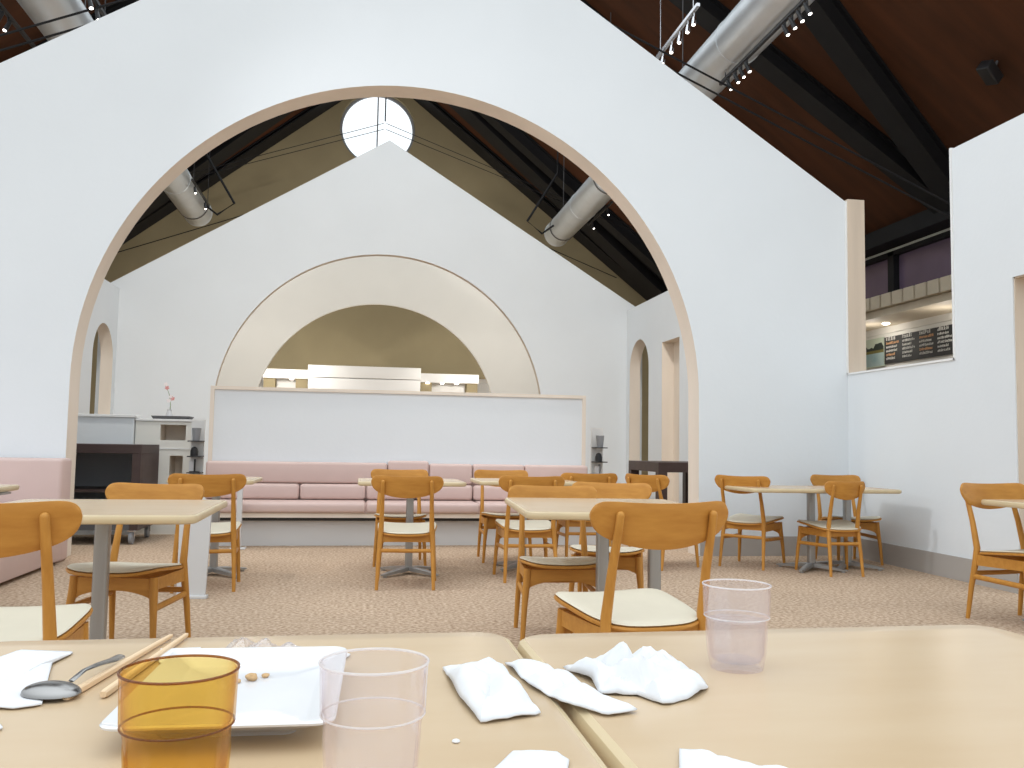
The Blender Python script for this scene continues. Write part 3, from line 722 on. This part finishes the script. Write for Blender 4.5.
def paper(name, pts, label, amp, h, seed, mat='paper', folds=0, group=None, z0=T, cat='napkin', freq=21, thick=.0014):
    n = 72; c = Vector((sum(p[0] for p in pts) / len(pts), sum(p[1] for p in pts) / len(pts)))
    per = [(Vector(pts[(i + 1) % len(pts)]) - Vector(pts[i])).length for i in range(len(pts))]; tot = sum(per); out = []
    for k in range(n):
        d = tot * k / n; i = 0
        while d > per[i]: d -= per[i]; i += 1
        out.append(Vector(pts[i]).lerp(Vector(pts[(i + 1) % len(pts)]), d / per[i]))
    K = 16; L = []
    def zz(p, r_):
        q = Vector((p.x * freq, p.y * freq * .8, seed * 3.1))
        a = abs(noise.noise(q)) * 1.5 + .35 * abs(noise.noise(q * 2.3)) + .14 * noise.noise(q * 5)
        f = abs(((p.x * .8 + p.y * .6) * folds) % 1 - .5) * 2 if folds else 0
        env = 1 - r_ ** 3
        return z0 + .0012 + max(0, amp * a * (.35 + .65 * env) + h * env ** .7 * (.55 + .6 * a) + .004 * f * (0.3 + env))
    for k in range(K, 0, -1):
        r_ = k / K
        ring_ = []
        for p in out:
            q = c + (p - c) * r_; ring_.append((q.x - c.x, q.y - c.y, zz(q, r_) - z0))
        L.append(ring_)
    mb = MB(); mb.loops(L, cap0=False, cap1=False)
    # close the middle
    base = len(mb.v); mb.v.append((0, 0, zz(c, 0) - z0)); o = (K - 1) * n
    for i in range(n): mb.f.append([o + i, o + (i + 1) % n, base]); mb.mi.append(0)
    ob = mb.build(name, M[mat], smooth=28, loc=(c.x, c.y, z0))
    sm = ob.modifiers.new('thickness', 'SOLIDIFY'); sm.thickness = thick; sm.offset = 1
    return tag(ob, label, cat, group)
GN = 'used paper napkins'
paper('paper_napkin', [(-.835, 1.19), (-.813, 1.269), (-.742, 1.256), (-.751, 1.198), (-.702, 1.013), (-.726, 1.002), (-.745, 1.008), (-.80, 1.03)], 'flat white napkin under the spoon at the left edge', .0025, 0, 1, folds=9, group=GN)
paper('paper_napkin', [(-.271, 1.121), (-.208, 1.146), (-.196, 1.11), (-.193, .983), (-.187, .922), (-.253, .90), (-.264, .983)], 'folded white napkin left of the table seam, beside the pale wrapper', .010, .010, 2, folds=14, group=GN)
paper('paper_napkin', [(-.12, 1.105), (-.08, 1.118), (-.064, 1.135), (.02, 1.125), (.036, 1.06), (.030, 1.0), (-.005, .962), (-.045, .94), (-.064, .98), (-.105, .99), (-.10, 1.04)], 'crumpled white napkin heap on the right near table, left of the tumbler', .014, .019, 3, group=GN, freq=26)
paper('paper_napkin', [(-.236, .812), (-.196, .806), (-.190, .785), (-.203, .743), (-.26, .739), (-.262, .767)], 'small white napkin at the bottom edge left of the table seam', .004, .004, 4, group=GN)
paper('paper_napkin', [(-.636, 1.262), (-.585, 1.266), (-.578, 1.165), (-.622, 1.185)], 'white napkin tucked behind the back left corner of the plate', .002, .001, 5, group=GN)
paper('paper_napkin', [(-.50, 1.17), (-.47, 1.235), (-.385, 1.205), (-.40, 1.165)], 'white napkin peeking out behind the back right corner of the plate', .003, .004, 6, group=GN)
paper('paper_napkin', [(-.74, .965), (-.722, .955), (-.712, .938), (-.73, .90), (-.765, .91)], 'scrap of white napkin at the lower left edge nearest to us', .002, 0, 8, group=GN)
paper('paper_wrapper', [(-.189, 1.14), (-.141, 1.115), (-.107, .995), (-.083, .918), (-.121, .908), (-.156, .955), (-.178, 1.03)], 'pale translucent paper wrapper lying across the seam of the two near tables', .010, .004, 7, cat='wrapper')
paper('paper_wrapper', [(-.081, .80), (-.059, .795), (-.046, .757), (-.003, .738), (-.02, .687), (-.118, .70)], 'white wrapper at the bottom edge right of the table seam', .005, .003, 9, cat='wrapper')
paper('plastic_film', [(-.572, 1.165), (-.54, 1.26), (-.47, 1.225), (-.40, 1.20), (-.43, 1.165), (-.5, 1.155)], 'clear plastic film lying behind the white plate', .012, .018, 11, mat='film', cat='film', thick=.0006)
bm = bmesh.new(); bmesh.ops.create_icosphere(bm, subdivisions=2, radius=.004)
for v in bm.verts: v.co.z *= .5
mb = MB(); bm.verts.index_update(); mb.add([v.co[:] for v in bm.verts], [[v.index for v in f.verts] for f in bm.faces]); bm.free()
tag(mb.build('crumb', M['paper'], loc=(-.284, .850, T + .0015)), 'tiny white crumb on the left near table right of the clear tumbler', 'crumb')

for (a, b_, lab) in (((-.684, 1.030), (-.637, 1.335), 'longer left chopstick beside the spoon'), ((-.648, 1.036), (-.617, 1.340), 'right chopstick nearer to the white plate')):
    L = []
    d = (Vector(b_) - Vector(a)); nv = Vector((-d.y, d.x)).normalized()
    for t in (0, .02, .5, .98, 1):
        p = Vector(a) + d * t; w_ = (.0042 - .0014 * t) * (.75 if t in (0, 1) else 1)
        L.append([(p.x + nv.x * w_ * cx, p.y + nv.y * w_ * cx, T + .0005 + .0042 + w_ * cz) for cx, cz in ((-1, -.6), (-.6, -1), (.6, -1), (1, -.6), (1, .6), (.6, 1), (-.6, 1), (-1, .6))])
    tag(MB().loops(L).build('chopstick', M['chop']), lab + ' on the left near table', 'chopstick', 'pair of chopsticks')
e = empty('spoon', (-.704, 1.048, T + .004), 0, 'steel spoon lying bowl down across the napkin at the left', 'spoon')
mb = MB(); L = []
for k in range(0, 9):
    t = k / 8 * PI / 2; L.append([(.033 * math.cos(t) * math.cos(a * PI / 16) , .024 * math.cos(t) * math.sin(a * PI / 16), .012 * math.sin(t) + .001) for a in range(32)])
mb.loops(L, cap0=False); L2 = [[(x * .93, y * .93, z - .0012) for x, y, z in l] for l in L]; mb.loops(L2, cap0=False)
mb.loops([L[0], L2[0]], cap0=False, cap1=False)
o = mb.build('spoon_bowl', M['spoon'], e, smooth=60); o.rotation_euler = (0, 0, -.35)
MB().tube([(.016, .012, .010), (.024, .030, .017), (.0285, .07, .014), (.033, .115, .008), (.0345, .142, .006)], [.0034, .0032, .0044, .006, .0062], 12, flat=.4, round_end=True).build('spoon_handle', M['spoon'], e)

# ------------------------------------------------------------------ light: daylight from the unbuilt front and an added ridge opening, plus fill lamps
w = bpy.data.worlds.new('sky'); S.world = w; w.use_nodes = True
bg = w.node_tree.nodes['Background']; bg.inputs[0].default_value = (.88, .95, 1.0, 1); 
wn = w.node_tree; tcw = wn.nodes.new('ShaderNodeTexCoord'); sp = wn.nodes.new('ShaderNodeSeparateXYZ')
mr = wn.nodes.new('ShaderNodeMapRange'); mr.inputs['From Min'].default_value = 0; mr.inputs['From Max'].default_value = 1
mr.inputs['To Min'].default_value = 1.0; mr.inputs['To Max'].default_value = 2.6      # overcast sky: brighter towards the zenith
wn.links.new(tcw.outputs['Generated'], sp.inputs[0]); wn.links.new(sp.outputs['Z'], mr.inputs['Value']); wn.links.new(mr.outputs[0], bg.inputs[1])

def lamp(name, kind, loc, power, color=(1, .95, .88), size=.1, target=None, angle=90):
    l = bpy.data.lights.new(name, kind); l.energy = power; l.color = color
    if kind == 'SPOT': l.spot_size = math.radians(angle); l.spot_blend = .8
    l.shadow_soft_size = size
    o = bpy.data.objects.new(name, l); COL.objects.link(o); o.location = loc
    if target: o.rotation_euler = (Vector(target) - Vector(loc)).to_track_quat('-Z', 'Y').to_euler()
    return o
lamp('fill_spot', 'SPOT', (-3.9, 6.0, 5.0), 480, (.96, .97, 1), size=.2, target=(4.44, 6.4, 1.6), angle=85)  # added fill spot outside the view, brightens the right wall
lamp('kitchen_fill', 'POINT', (0, 26.4, 2.5), 120)  # added fill lights for hood and kitchen, apart from the modelled bulbs
lamp('kitchen_fill', 'POINT', (-2.6, 22.3, 2.9), 150)
lamp('kitchen_fill', 'POINT', (2.6, 22.3, 2.9), 120)
for y in (9.5, 11.5, 13.4):
    lamp('canopy_lamp', 'POINT', (8.0, y, 2.85), 7, size=.04)
for sx in (1, -1):
    lamp('fill_spot', 'SPOT', (sx * 3.4, 17.2, 4.2), 330, target=(sx * 1.2, 21.24, 3.4), angle=130)  # added fill, hidden behind the middle gable, brightens the far wall
    lamp('fill_spot', 'SPOT', (sx * 3.2, 9.4, 5.0), 420, target=(sx * 1.5, 15.6, 3.2), angle=120)  # added fill, hidden behind the near gable, brightens the middle gable
    lamp('fill_spot', 'SPOT', (sx * 3.0, 9.2, 5.0), 260, target=(sx * 1.0, 10.8, 0), angle=130)  # added fill, hidden behind the near gable, brightens the nave floor
S.view_settings.view_transform = 'Standard'; S.view_settings.look = 'None'
S.view_settings.gamma = 1; S.view_settings.use_curve_mapping = False
S.view_settings.exposure = -.16
